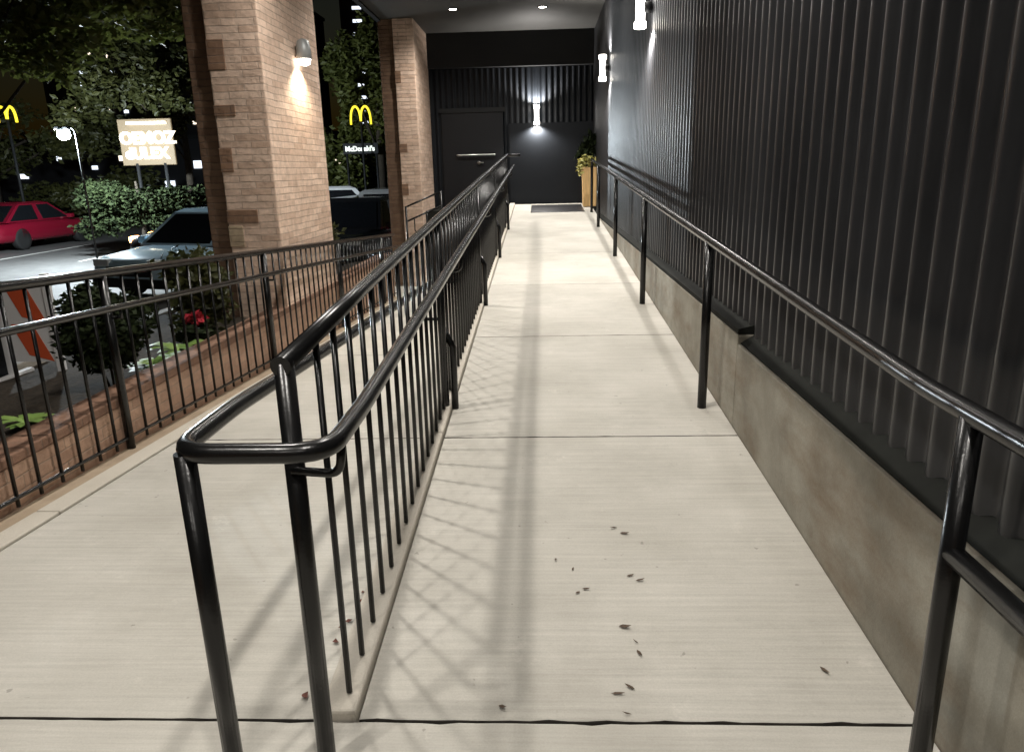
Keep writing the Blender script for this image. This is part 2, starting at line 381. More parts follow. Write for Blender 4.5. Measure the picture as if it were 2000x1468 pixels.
MB().lathe((-1.22, YB - .05, 1.55), [(.035, 0), (.035, -.015), (.016, -.02), (.016, -.06)], axis='y').tube([(-1.22, YB - .1, 1.55), (-1.12, YB - .1, 1.55)], .012).build('handle', M['chrome'], d)
t = thing('canopy', 'dark flat canopy soffit over the ramp with small recessed lights', 'canopy', (0, 8, 3.93))
MB().box(-2.70, 1.36, -3.2, YB + .3, 3.93, 4.5).build('soffit', M['soffit'], t)
MB().box(-2.78, -2.703, -3.2, YB + .3, 3.90, 4.55).build('fascia', M['blackmatt'], t)

# recessed downlights, two rows
WARM = (1., .95, .885)
def downlight(x, y, label, power):
    t = thing('recessed_light', label, 'light', (x, y, 3.93), 'recessed lights in the canopy')
    MB().lathe((x, y, 3.93), [(.085, -.001), (.085, -.010), (.066, -.012), (.060, -.004), (.060, -.001)]).build('trim_ring', M['blackmatt'], t)
    MB().lathe((x, y, 3.93), [(.058, -.0015), (.058, -.006), (.03, -.009)]).build('lens', M['downlens'], t)
    lamp('recessed_lamp', 'SPOT', (x, y, 3.905), power, WARM, t, (.06), 150, blend=1.)
downlight(-1.38, 13.0, 'left one of the two lit recessed lights in the dark soffit', 250)
downlight(.07, 13.05, 'right one of the two lit recessed lights in the dark soffit', 215)
for y, k in ((9.8, .72), (6.6, .74), (3.4, .72), (.2, .55), (-2.6, .5)):
    downlight(-1.6, y, 'recessed canopy light overhead above the left walkway', 300 * k)
    downlight(.07, y, 'recessed canopy light overhead above the ramp', 280 * k)

# wall sconces: glowing lenses, tube body given its own glow for bloom
def sconce(name, c, wall, label):   # wall: unit vector from the fixture to the wall
    t = thing('wall_sconce', label, 'wall lamp', c, 'cylinder sconces on the dark walls')
    w = Vector(wall); p = Vector(c)
    MB().tube([p + w * .03, p + w * .10], .05, 16).build('back_plate', M['blackmatt'], t)
    MB().lathe(c, [(.036, -.15), (.042, -.15), (.042, .15), (.036, .15)]).build('tube_body', M['sconceglow'], t)
    for s in (-1, 1):
        MB().lathe((c[0], c[1], c[2] + s * .151), [(.052, -.028), (.056, -.02), (.056, .02), (.052, .028)]).build('lens', M['lampwhite'], t)
        lamp('sconce_lamp', 'SPOT', p + Vector((0, 0, s * .20)), 130, (1., .95, .90), t, .03, 150, aim=(w.x * .2, w.y * .2, s), blend=.6)
    return t
sconce('a', (.94, 7.45, 2.82), (1, 0, 0), 'nearer lit cylinder sconce high on the ribbed metal wall')
sconce('b', (.94, 11.7, 2.82), (1, 0, 0), 'farther lit cylinder sconce on the ribbed wall near the corner')
sconce('c', (-.055, YB - .12, 2.42), (0, 1, 0), 'lit sconce on the end wall above the end of the ramp')

# ------------------------------------------------------------------ brick columns
def column(x0, x1, y0, y1, z0, z1, strip, label, qs):
    t = thing('brick_column', label, 'column', ((x0 + x1) / 2, (y0 + y1) / 2, z0), 'brick columns holding the canopy')
    MB().box(x0, x1, y0, y1, z0, z1).build('shaft', M['brick'], t, bevel=.012)
    MB().box(x0 - strip, x0 - .001, y0 + .05, y1 - .05, z0, z1).build('side_strip', M['brickdark'], t, bevel=.01)  # set-back strip beside the shaft, in much darker brick
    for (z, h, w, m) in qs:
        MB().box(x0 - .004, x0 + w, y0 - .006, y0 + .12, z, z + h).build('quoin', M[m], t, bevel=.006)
    return t
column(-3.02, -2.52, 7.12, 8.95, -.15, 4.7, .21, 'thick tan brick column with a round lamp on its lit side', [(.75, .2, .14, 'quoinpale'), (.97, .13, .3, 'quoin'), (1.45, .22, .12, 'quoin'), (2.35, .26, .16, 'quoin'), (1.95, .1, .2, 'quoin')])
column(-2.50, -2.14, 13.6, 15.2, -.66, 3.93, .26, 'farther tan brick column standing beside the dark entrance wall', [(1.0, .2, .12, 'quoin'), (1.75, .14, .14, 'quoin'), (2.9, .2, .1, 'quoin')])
cs = (-2.44, 8.16, 2.60)
t = thing('column_lamp', 'grey dome lamp mounted on the bright side of the thick brick column', 'wall lamp', cs)
MB().tube([(-2.515, 8.16, 2.66), (-2.44, 8.16, 2.68)], .035, 14).build('bracket', M['chrome'], t)
MB().lathe(cs, [(.028, .16), (.06, .14), (.075, .06), (.078, -.03), (.07, -.035)]).build('dome', mat('lamp_grey', (.35, .37, .37), .45, .3), t)
MB().lathe((cs[0], cs[1], cs[2] - .06), [(.03, -.035), (.055, -.02), (.066, .024)]).build('lens', M['lampwhite'], t)
lamp('column_bulb', 'SPOT', (cs[0], cs[1], cs[2] - .11), 55, (1., .84, .64), t, .04, 140, aim=(-.2, 0, -1), blend=.5)

# ------------------------------------------------------------------ railings
def gpath(x, h, f, y0, y1): return [(x, y0, f(y0) + h)] + [(x, y, f(y) + h) for y in (Y0,) if y0 < Y0 < y1] + [(x, y1, f(y1) + h)]
GX = -.545
t = thing('guardrail', 'black picket guardrail with looped handrails dividing the two walkways', 'railing', (GX, 1.5, 0))
YE = 12.35
top = fillet([(GX, 1.476, up(1.476) + 1.03), (GX, 2.2, up(2.2) + 1.05), (GX, YE, up(YE) + 1.05), (GX + .05, YE + .12, up(YE) + 1.05), (GX + .22, YE + .14, up(YE) + 1.05)], .05)
top[0] = Vector((GX, 1.455, up(1.476) + 1.035))
MB().tube(top, .022, 16).build('top_rail', M['black'], t)
for y in (1.476, 3.90, 6.39, 8.85, 11.35):
    MB().tube([(GX, y, up(y) - .01 if y > Y0 else .0), (GX, y, up(y) + 1.04)], .022, 16).build('post', M['black'], t)
y = 1.70
n_p = 0
posts = (1.476, 3.90, 6.39, 8.85, 11.35)
while y < YE - .05:
    if min(abs(y - p) for p in posts) > .06:
        MB().tube([(GX, y, up(y) + .035), (GX, y, up(y) + 1.04)], .0088, 8).build('picket', M['black'], t); n_p += 1
    y += .152
MB().tube([(GX, YE, up(YE) + .02), (GX, YE, up(YE) + 1.05)], .022, 14).build('post', M['black'], t)
RH, LH = -.425, -.735; HH = .89
loop = [(RH, 12.3, up(12.3) + HH)] + [(RH, 2.4, up(2.4) + HH), (RH, Y0, HH), (RH, 1.335, HH), (LH, 1.335, HH), (LH, Y0, HH), (LH, 2.4, dn(2.4) + HH), (LH, 12.2, dn(12.2) + HH)]
hr = fillet(loop, .085, 8)
MB().tube(hr, .021, 16).build('handrail', M['black'], t)
MB().tube([(-.722, 1.365, 0), (-.722, 1.352, .885)], .0215, 16).build('loop_post', M['black'], t)
for y in (3.90, 6.39, 8.85, 11.35):
    MB().tube(fillet([(GX, y, up(y) + .78), (RH, y, up(y) + .78), (RH, y, up(y) + HH)], .04), .009, 8).build('bracket', M['black'], t)
    MB().tube([(RH - .07, y + .03, up(y)), (RH - .07, y + .03, up(y) + .36), (GX, y + .03, up(y) + .46)], .02, 12).build('brace', M['black'], t)
    MB().tube(fillet([(GX, y, dn(y) + .78), (LH, y, dn(y) + .78), (LH, y, dn(y) + HH)], .04), .009, 8).build('bracket', M['black'], t)
MB().tube(fillet([(GX, 1.46, .80), (RH - .01, 1.44, .80), (RH, 1.44, HH)], .03), .010, 10).build('bracket', M['black'], t)

RX = .88
t = thing('wall_handrail', 'black pipe handrail on posts along the concrete base of the ribbed wall', 'handrail', (RX, 1.5, 0))
h = .915
path = [(RX, 1.52, .60), (RX, .92, .60), (RX, .92, h), (RX, Y0, h), (RX, 2.5, up(2.5) + h), (RX + .005, 13.2, up(13.2) + h), (RX + .03, 13.42, up(13.42) + h - .04), (RX + .03, 13.45, up(13.45))]
path[0] = (RX, 1.46, .60)
MB().tube(fillet(path, .09, 8), .0235, 18).build('rail', M['black'], t)
for y in (1.458, 3.907, 6.39, 8.845, 11.48):
    MB().tube([(RX, y, up(y) - .01), (RX, y, up(y) + h - .005)], .0245, 16).build('post', M['black'], t)

FX = -2.469
t = thing('picket_fence', 'black picket fence with a thin inner handrail on the left kerb', 'fence', (FX, 4, 0))
posts = [-.86, 1.59, 4.03, 6.47, 8.9, 11.35]
y0f, y1f = -1.0, 12.35
MB().tube([(FX, y0f, 1.05), (FX, Y0, 1.05), (FX, y1f, dn(y1f) + 1.05)], .026, 14).build('top_rail', M['black'], t)
MB().tube([(FX + .075, y0f, .86), (FX + .075, Y0, .86), (FX + .075, y1f, dn(y1f) + .86)], .020, 14).build('handrail', M['black'], t)
for y in posts:
    MB().tube([(FX, y, dn(y)), (FX, y, dn(y) + 1.04)], .025, 14).build('post', M['black'], t)
    MB().tube([(FX, y, dn(y) + .80), (FX + .075, y, dn(y) + .80), (FX + .075, y, dn(y) + .86)], .008, 8).build('bracket', M['black'], t)
y = 1.25
MB().tube([(FX, y0f, .075), (FX, Y0, .075), (FX, y1f, dn(y1f) + .075)], .011, 8).build('bottom_rail', M['black'], t)
while y < y1f - .05:
    if min(abs(y - p) for p in posts) > .06:
        MB().tube([(FX, y, dn(y) + .03), (FX, y, dn(y) + 1.04)], .0095, 8).build('picket', M['black'], t)
    y += .165
t = thing('stair_rail', 'short black double rail rising past the foot of the farther column', 'railing', (-2.27, 12.6, -.655))
for dz in (0, -.24):
    MB().tube([(-2.27, 12.6, .84 + dz), (-1.72, 13.0, 1.07 + dz)], .016, 10).build('rail', M['black'], t)
MB().tube([(-2.27, 12.6, -.655), (-2.27, 12.6, .85)], .019, 10).build('post', M['black'], t)
MB().tube([(-1.72, 13.0, -.655), (-1.72, 13.0, 1.08)], .019, 10).build('post', M['black'], t)
MB().tube(fillet([(-2.15, 12.68, .64), (-2.15, 12.68, .42), (-1.95, 12.82, .42), (-1.95, 12.82, .72)], .04), .010, 8).build('bracket', M['black'], t)

# ------------------------------------------------------------------ entrance: mat and planter
mm = MB().hexa([(-.18, 13.55, up(13.55) + .002), (.80, 13.55, up(13.55) + .002), (.80, 14.75, up(14.75) + .002), (-.18, 14.75, up(14.75) + .002),
                (-.17, 13.56, up(13.55) + .016), (.79, 13.56, up(13.55) + .016), (.79, 14.74, up(14.75) + .016), (-.17, 14.74, up(14.75) + .016)]).build('door_mat', M['mat'], bevel=.003)
tag(mm, 'black rubber mat lying at the top end of the ramp', 'mat')

def leafcloud(clumps, n, size, rnd, flat=.5, aspect=1.6):
    b = MB()
    wsum = sum(c[3] * c[4] * c[5] for c in clumps)
    for (cx, cy, cz, rx, ry, rz) in clumps:
        k = max(6, int(n * rx * ry * rz / wsum))
        for _ in range(k):
            while True:
                d = Vector((rnd.gauss(0, 1), rnd.gauss(0, 1), rnd.gauss(0, 1)))
                if d.length > .1: break
            d.normalize(); rr = rnd.random() ** .4
            rr *= 1 + .25 * math.sin(3 * d.x * 2.1 + cx) * math.cos(4 * d.z + cy)
            p = Vector((cx + d.x * rx * rr, cy + d.y * ry * rr, cz + d.z * rz * rr))
            a = Vector((rnd.gauss(0, 1), rnd.gauss(0, 1), rnd.gauss(0, flat))).normalized()
            nn = a.cross(Vector((rnd.gauss(0, 1), rnd.gauss(0, 1), rnd.gauss(0, 1))).normalized())
            if nn.length < .1: continue
            nn.normalize(); s = size * rnd.uniform(.6, 1.3)
            u = a.cross(nn)
            b.add([p - a * s * aspect / 2, p + nn * s * .42 + u * s * .1, p + a * s * aspect / 2, p - nn * s * .42 + u * s * .1], [(0, 1, 2, 3)])
    return b
rnd = random.Random(5)
px, py, pz = .96, 14.45, up(14.45)
t = thing('flower_planter', 'tall tan wooden planter with yellow flowers by the top of the handrail', 'planter', (px, py, pz))
MB().hexa([(px - .15, py - .13, pz + .001), (px + .10, py - .13, pz + .001), (px + .10, py + .13, pz + .001), (px - .15, py + .13, pz + .001),
           (px - .17, py - .15, pz + .72), (px + .11, py - .15, pz + .72), (px + .11, py + .15, pz + .72), (px - .17, py + .15, pz + .72)]).build('box', M['wood'], t, bevel=.012)
leafcloud([(px - .03, py, pz + .82, .15, .15, .13), (px - .19, py - .08, pz + .72, .10, .1, .16), (px - .12, py - .12, pz + .86, .13, .1, .1)], 420, .05, rnd).build('flowers', M['yellow'], t)
leafcloud([(px - .02, py + .03, pz + 1.12, .14, .13, .26), (px - .16, py, pz + .98, .12, .12, .14)], 260, .085, rnd, 1.5).build('foliage', M['bush'], t)

# fallen leaves
for k, (x, y) in enumerate([(.30, 2.30), (.33, 2.27), (.275, 1.95), (.25, 2.02), (.20, 1.735), (.235, 1.76), (.215, 1.66), (.10, 2.34), (.14, 2.22), (.04, 2.40), (.11, 2.20), (.31, 2.58), (.28, 1.90), (.80, 1.83), (-.12, 1.68), (.27, 2.62)]):
    z = up(y) + .003; s = rnd.uniform(.008, .021); a = rnd.uniform(0, 6.28); kx = rnd.uniform(.45, 1.1); kz = rnd.uniform(.4, 1.6)
    vs = []
    for (u, v, w) in ((-1, 0, .0), (-.4, .38, .15), (.3, .33, .22), (1, .05, .45), (.35, -.33, .2), (-.4, -.36, .12), (0, 0, .02)):
        vs.append((u * s, v * s * kx, w * s * kz))
    vs = [(v[0] * math.cos(a) - v[1] * math.sin(a), v[0] * math.sin(a) + v[1] * math.cos(a), v[2]) for v in vs]
    o = MB().add(vs, [(0, 1, 6), (1, 2, 6), (2, 3, 6), (3, 4, 6), (4, 5, 6), (5, 0, 6)]).build('fallen_leaf', M['dry'])
    o.location = (x, y, z); tag(o, 'small dry brown leaf scrap lying on the pale concrete ramp', 'leaf', 'dry leaf scraps on the ramp')

for k in range(9):
    x, y = rnd.uniform(-.69, -.635), 1.72 + k * .085 + rnd.uniform(-.03, .03); q = rnd.uniform(.006, .015); a = rnd.uniform(0, 6.28)
    vs = [(math.cos(a + b_) * q * c_, math.sin(a + b_) * q * c_, d_ * q) for b_, c_, d_ in ((0, 1.2, .5), (1.0, .6, .1), (2.2, .9, .7), (3.5, 1., .2), (4.8, .7, .5), (0, .05, .0))]
    o = MB().add(vs, [(0, 1, 5), (1, 2, 5), (2, 3, 5), (3, 4, 5), (4, 0, 5)]).build('fallen_leaf', M['dryred'])
    o.location = (x, y, dn(y) + .003); tag(o, 'curled reddish leaf scrap lying along the foot of the guardrail kerb', 'leaf', 'reddish leaf scraps by the kerb')

# ------------------------------------------------------------------ planting bed things
def bush(x, y, z, r, hgt, n, size, m, label):
    rn = random.Random(int(abs(x * 100) + y * 10))
    t = thing('shrub', label, 'shrub', (x, y, z))
    cl = [(x + rn.uniform(-.35, .35) * r, y + rn.uniform(-.35, .35) * r, z + hgt * rn.uniform(.3, .78), r * rn.uniform(.45, .7), r * rn.uniform(.45, .7), hgt * rn.uniform(.22, .34)) for _ in range(9)]
    leafcloud(cl, n, size, rn).build('foliage', m, t)
    b = MB()
    for k in range(6):
        a = k * 1.05; b.tube([(x + .02 * math.cos(a), y + .02 * math.sin(a), z - .03), (x + .4 * r * math.cos(a), y + .4 * r * math.sin(a), z + hgt * .6)], .008, 6)
    b.build('stems', M['bark'], t)
bush(-2.90, 4.66, .06, .36, .66, 9000, .034, M['bush'], 'round dark green shrub behind the fence beside the striped barricade')
bush(-3.05, 6.35, .03, .36, .74, 2200, .05, M['leaf2'], 'dark leafy shrub near the foot of the thick brick column')
bush(-3.95, 8.2, -.02, .45, .75, 1500, .06, M['leaf2'], 'dim shrub in the bed left of the thick column')
bush(-3.25, 10.6, -.05, .42, .8, 1500, .06, M['leaf2'], 'dim shrub in the bed beyond the thick column')
bush(-3.15, 3.5, .06, .22, .14, 300, .05, M['leaf'], 'low olive shrub in the bed in front of the barricade')
def rosette(x, y, z, r, n, label):
    t = thing('leafy_plant', label, 'plant', (x, y, z)); b = MB(); rn = random.Random(n)
    for k in range(n):
        a = k * 2.4 + rn.uniform(-.3, .3); l = r * rn.uniform(.6, 1.15); w = l * .22; e = rn.uniform(.4, 1.1)
        d = Vector((math.cos(a), math.sin(a), 0)); s = Vector((-d.y, d.x, 0)); P = Vector((x, y, z))
        pts = []
        for u, ww in ((0, .15), (.35, .8), (.7, 1.), (1, .05)):
            c = P + d * l * u + Vector((0, 0, l * (e * u - .75 * e * u * u))); pts += [c - s * w * ww, c + s * w * ww]
        b.add(pts, [(0, 1, 3, 2), (2, 3, 5, 4), (4, 5, 7, 6)], True)
    b.build('leaves', M['hosta'], t)
rosette(-2.83, 5.05, .08, .20, 26, 'bright pale green leafy plant between the two dark shrubs')
rosette(-2.86, 5.55, .07, .24, 24, 'yellow green leafy plant beside the red flowers')
rosette(-2.95, 3.85, .08, .16, 18, 'small green plant low behind the fence in front of the round shrub')
t = thing('flower_plant', 'plant with red flowers in the bed behind the fence', 'flowers', (-2.95, 6.0, .05))
leafcloud([(-2.95, 6.0, .12, .16, .16, .12)], 160, .06, rnd).build('foliage', M['bush'], t)
leafcloud([(-2.92, 5.98, .27, .09, .07, .05), (-2.98, 6.06, .24, .06, .06, .05)], 60, .055, rnd).build('blooms', M['petal'], t)
# striped barricade
bx, by, bz = -3.95, 5.4, -.06
t = thing('barricade', 'white barricade with orange diagonal stripes standing behind the fence', 'barricade', (bx, by, bz))
for s in (-1, 1):
    MB().box(bx + s * .20 - .022, bx + s * .20 + .022, by - .03, by + .03, bz, bz + .80).build('leg', M['white'], t, bevel=.005)
    MB().box(bx + s * .20 - .03, bx + s * .20 + .03, by - .2, by + .2, bz - .02, bz + .022).build('foot', M['white'], t, bevel=.005)
for z in (.42, .12):
    p = MB().box(bx - .175, bx + .175, by - .012, by + .012, bz + z, bz + z + .30).build('panel', M['white'], t)
    for k in (0,):
        x = bx - .13
        MB().hexa([(x, by - .0145, bz + z + .298), (x + .17, by - .0145, bz + z + .298), (x + .17, by - .0122, bz + z + .298), (x, by - .0122, bz + z + .298),
                   (x + .10, by - .0145, bz + z + .055), (x + .29, by - .0145, bz + z + .002), (x + .29, by - .0122, bz + z + .002), (x + .10, by - .0122, bz + z + .055)]).build('stripe', M['orange'], p)
t = thing('dark_box', 'dark lidded box at the picture edge beside the striped barricade', 'box', (-4.4, 5.0, -.1))  # plain lidded box filling a dark spot by the bed
MB().box(-4.66, -4.22, 5.1, 5.5, -.66, .34).build('body', M['door'], t, bevel=.01)
MB().box(-4.68, -4.20, 5.08, 5.52, .341, .39).build('lid', M['blackmatt'], t, bevel=.01)

# ------------------------------------------------------------------ trees
def tree(x, y, z, h, tr, clumps, n, size, m, label, seed):
    rn = random.Random(seed)
    t = thing('tree', label, 'tree', (x, y, z), 'trees beyond the fence')
    b = MB(); b.tube([(x, y, z), (x + .05, y, z + h * .4), (x - .03, y + .04, z + h * .75)], tr, 10, radii=[tr * 1.25, tr * .85, tr * .45])
    for c in sorted(clumps, key=lambda c: -c[2])[:6]:
        s = Vector((x + .02, y, z + h * rn.uniform(.35, .6))); e = Vector(c[:3]); md = s.lerp(e, .5) + Vector((0, 0, .12))
        b.tube([s, md, e], .03, 7, radii=[tr * .3, tr * .18, tr * .07])
    b.build('trunk', M['bark'], t)
    leafcloud(clumps, n, size, rn).build('crown', m, t)
def clumps(c, r, k, rn, sz=.5):
    out = []
    for _ in range(k):
        d = Vector((rn.uniform(-1, 1), rn.uniform(-1, 1), rn.uniform(-1, 1)))
        if d.length > 1: d.normalize()
        s = rn.uniform(.7, 1.3) * sz
        out.append((c[0] + d.x * r[0], c[1] + d.y * r[1], c[2] + d.z * r[2], r[0] * s, r[1] * s, r[2] * s))
    return out
rn = random.Random(3)
tree(-8.5, 10.9, -.62, 4.6, .10, [c for c in clumps((-6.6, 10.6, 3.7), (1.5, 1.2, 1.0), 26, rn, .30) if c[2] - c[5] > 2.75 or c[0] > -6.9], 9000, .10, M['leaf'], 'leafy tree nearest the fence reaching out of the top of the photo', 11)
tree(-10.9, 23.2, -.62, 7.0, .11, clumps((-12.6, 22.5, 4.6), (2.7, 1.3, 2.5), 26, rn, .26), 13000, .13, M['leaf2'], 'dark tree left of the thick column behind the cream sign', 12)
tree(-20, 27, -.62, 5.4, .2, clumps((-19.2, 27.5, 2.2), (5.2, 1.2, 2.1), 26, rn, .27), 13000, .15, M['leaf2'], 'broad dark tree behind the red car at the left edge', 13)
tree(-10.7, 19.7, -.62, 2.6, .07, clumps((-10.6, 19.7, .62), (1.75, .55, .70), 15, rn, .40), 8000, .09, M['bush'], 'low bushy tree below the cream lit sign', 14)
tree(-5.6, 26.6, -.62, 7.0, .16, clumps((-6.5, 26.6, 3.3), (1.35, 1.0, 3.6), 22, rn, .30), 11000, .15, M['leaf'], 'tall tree seen between the two brick columns', 15)
tree(-23.5, 24, -.62, 8, .22, clumps((-24, 24, 5.9), (2.6, 1.6, 2.4), 12, rn, .40), 5000, .18, M['leaf2'], 'high dark tree at the upper left corner', 16)

# ------------------------------------------------------------------ vehicles
def car(name, x, y, z, ang, W, L, H, paint, label, suv=False, tail=None, head='headoff', cat='car', group='cars in the parking lot'):
    t = thing(name, label, cat, (x, y, z), group); t.rotation_euler = (0, 0, ang); t['_w'] = [0, 0, 0]
    hw = W / 2; g = .24; belt = H * (.56 if suv else .60)
    # lower body: lofted sections along the length (front at -L/2)
    prof = [(-.5, .62, .78, .86), (-.485, .42, .90, .94), (-.44, .36, .95, .97), (-.25, .30, 1., 1.), (0, .28, 1., 1.), (.3, .30, 1., 1.), (.44, .36, .97, .98), (.49, .42, .93, .95), (.5, .6, .82, .9)]
    vs = []; fs = []
    hood = {-.5: .74, -.485: .80, -.44: .88, -.25: .97, 0: 1., .3: 1., .44: .98 if suv else .95, .49: .95 if suv else .90, .5: .85}
    for (u, lo, w1, w2) in prof:
        yy = u * L; top = belt * hood[u]; bot = g + (lo - .28) * .25
        for (sx, zz) in ((-.92 * w1, bot), (-1. * w1, bot + .12), (-1.0 * w2, top - .14), (-.93 * w2, top - .02), (-.6 * w2, top + .015), (.6 * w2, top + .015), (.93 * w2, top - .02), (1.0 * w2, top - .14), (1. * w1, bot + .12), (.92 * w1, bot)):
            vs.append((sx * hw, yy, zz))
    k = 10
    for i in range(len(prof) - 1):
        for j in range(k): fs.append((i * k + j, i * k + (j + 1) % k, (i + 1) * k + (j + 1) % k, (i + 1) * k + j))
    fs += [tuple(reversed(range(k))), tuple((len(prof) - 1) * k + j for j in range(k))]
    body = MB().add(vs, fs, True)
    # cabin shell
    a0, a1, b0, b1 = (-.24, -.10, .46, .42) if suv else (-.24, -.06, .42, .24)
    def ring(z, y0, y1, w): return [(-w, y0 * L, z), (w, y0 * L, z), (w, y1 * L, z), (-w, y1 * L, z)]
    r0 = ring(belt - .01, a0, b0, hw * .93); r1 = ring(H - .06, a1, b1, hw * .74); r2 = ring(H, a1 + .04, b1 - .04, hw * .62)
    body.add(r0 + r1 + r2, [(0, 1, 5, 4), (1, 2, 6, 5), (2, 3, 7, 6), (3, 0, 4, 7), (4, 5, 9, 8), (5, 6, 10, 9), (6, 7, 11, 10), (7, 4, 8, 11), (8, 9, 10, 11)])
    body.build('body', paint, t, bevel=0)
    def quad(p, q, r, s, inset, off):
        P = [Vector(v) for v in (p, q, r, s)]; c = sum(P, Vector()) / 4; n = (P[1] - P[0]).cross(P[3] - P[0]).normalized()
        if n.dot(c - Vector((0, .1 * L, H * .6))) < 0: n = -n
        Q = [c + (v - c) * inset + n * off for v in P]; return Q + [v - n * (off + .02) for v in Q]
    F = [(0, 1, 2, 3), (4, 7, 6, 5), (0, 4, 5, 1), (1, 5, 6, 2), (2, 6, 7, 3), (3, 7, 4, 0)]
    MB().add(quad(r0[0], r0[1], r1[1], r1[0], .88, .006), F).build('windscreen', M['glass'], t)
    MB().add(quad(r0[2], r0[3], r1[3], r1[2], .85, .006), F).build('rear_window', M['glass'], t)
    for s, (i0, i1) in ((1, (1, 2)), (-1, (3, 0))):
        A, B, C_, D = (Vector(v) for v in (r0[i0], r0[i1], r1[i1], r1[i0]))
        for u0, u1 in ((.03, .49), (.52, .97)):
            MB().add(quad(A.lerp(B, u0), A.lerp(B, u1), D.lerp(C_, u1), D.lerp(C_, u0), .86, .006), F).build('side_window', M['glass'], t)
    for sx in (-1, 1):
        for u in (-.31, .30):
            w = MB().lathe((sx * (hw - .10), u * L, .33), [(.20, -.10), (.31, -.10), (.33, -.07), (.33, .07), (.31, .10), (.20, .10)], 22, 'x').build('wheel', M['tyre'], t)
            MB().lathe((sx * (hw - .10), u * L, .33), [(.2, -.085), (.205, .0), (.2, .085), (.06, .10)], 14, 'x').build('rim', M['rim'], w)
        MB().box(sx * hw * .66 - .17, sx * hw * .66 + .17, -.503 * L, -.47 * L, belt * .70, belt * .84).build('headlight', M[head], t, bevel=.02)
        MB().box(sx * hw * .74 - .12, sx * hw * .74 + .12, .475 * L, .505 * L, belt * .70, belt * .92).build('tail_light', M[tail or 'taildim'], t, bevel=.02)
        MB().box(sx * (hw + .07) - .09, sx * (hw + .07) + .09, -.2 * L, -.165 * L, belt + .0, belt + .13).build('mirror', paint, t, bevel=.02)
    MB().box(-hw * .55, hw * .55, -.504 * L, -.48 * L, belt * .52, belt * .70).build('grille', M['blackmatt'], t, bevel=.01)
    MB().box(-hw * .9, hw * .9, -.512 * L, -.47 * L, g + .03, g + .18).build('bumper', M['blackmatt'], t, bevel=.02)
    MB().box(-.22, .22, .495 * L, .505 * L, belt * .62, belt * .78).build('number_plate', M['white'], t)
    return t
G = -.62
car('parked_car', -6.2, 13.95, G, rad(-18), 1.78, 4.2, 1.46, M['cblue'], 'pale blue car parked beyond the fence at the left edge of the thick column')
car('parked_car', -7.2, 17.7, G, rad(-80), 1.9, 4.6, 1.60, M['cblack'], 'black car with an orange glowing light behind the pale blue car', True, tail='taildim', head='amber')
car('parked_car', -16.5, 23.4, G, rad(176), 1.8, 4.4, 1.40, M['cred'], 'dark red car with glowing tail lights at the left edge', tail='taillit')
car('parked_car', -4.3, 17.6, G, rad(-6), 1.9, 4.6, 1.48, M['cblack'], 'black tall car between the two brick columns', True)
car('parked_car', -6.0, 22.8, G, rad(98), 1.8, 4.5, 1.66, M['cwhite'], 'white car partly hidden beyond the black tall car', True)
car('parked_van', -3.9, 20.6, G, rad(183), 1.9, 4.6, 1.62, M['cwhite'], 'white van with red lights against the farther column', True, tail='taillit', cat='van')

# ------------------------------------------------------------------ street lamp, signs, far buildings
t = thing('street_lamp', 'street lamp with a cold white light above the parking lot', 'street lamp', (-10.75, 17.5, G))
MB().tube(fillet([(-10.75, 17.5, G), (-10.75, 17.5, 2.55), (-11.0, 17.5, 2.6)], .2), .022, 10).build('pole', M['blackmatt'], t)
MB().box(-11.2, -10.85, 17.4, 17.6, 2.52, 2.60).build('head', M['blackmatt'], t, bevel=.02)
MB().lathe((-11.03, 17.5, 2.40), [(.03, -.10), (.11, -.07), (.14, .0), (.12, .115)]).build('lens', M['streetlens'], t)
lamp('street_bulb', 'POINT', (-11.03, 17.4, 2.25), 2300, (.85, .95, 1.), t, .1)

def text(name, s, size, loc, m, parent, ext=.03, rot=(math.pi / 2, 0, 0), sx=1.):
    c = bpy.data.curves.new(name, 'FONT'); c.body = s; c.size = size; c.extrude = ext; c.align_x = 'CENTER'; c.offset = size * .035
    o = bpy.data.objects.new(name, c); COL.objects.link(o)
    dg = bpy.context.evaluated_depsgraph_get(); me = bpy.data.meshes.new_from_object(o.evaluated_get(dg)); bpy.data.objects.remove(o)
    o = bpy.data.objects.new(name, me); COL.objects.link(o); me.materials.clear(); me.materials.append(m)
    o.parent = parent; o.location = Vector(loc) - Vector(parent['_w']); o.rotation_euler = rot; o.scale = (sx, 1, 1); return o
# cream sign
sy = 21.
t = thing('shop_sign', 'cream lit two-line shop sign seen through the trees', 'sign', (-10.9, sy, G))
MB().box(-11.70, -10.18, sy + .03, sy + .10, 1.75, 2.98).build('board', M['signback'], t, bevel=.02)
MB().box(-11.40, -10.30, sy - .06, sy + .03, 2.83, 2.90).build('light_bar', M['signcream'], t)
for x in (-11.3, -10.5): MB().tube([(x, sy + .06, G), (x, sy + .06, 1.8)], .05, 8).build('post', M['blackmatt'], t)
text('lettering', 'OEMOZ', .44, (-10.88, sy, 2.33), M['signcream'], t)
text('lettering', 'dULEX', .42, (-10.95, sy, 1.93), M['signcream'], t)
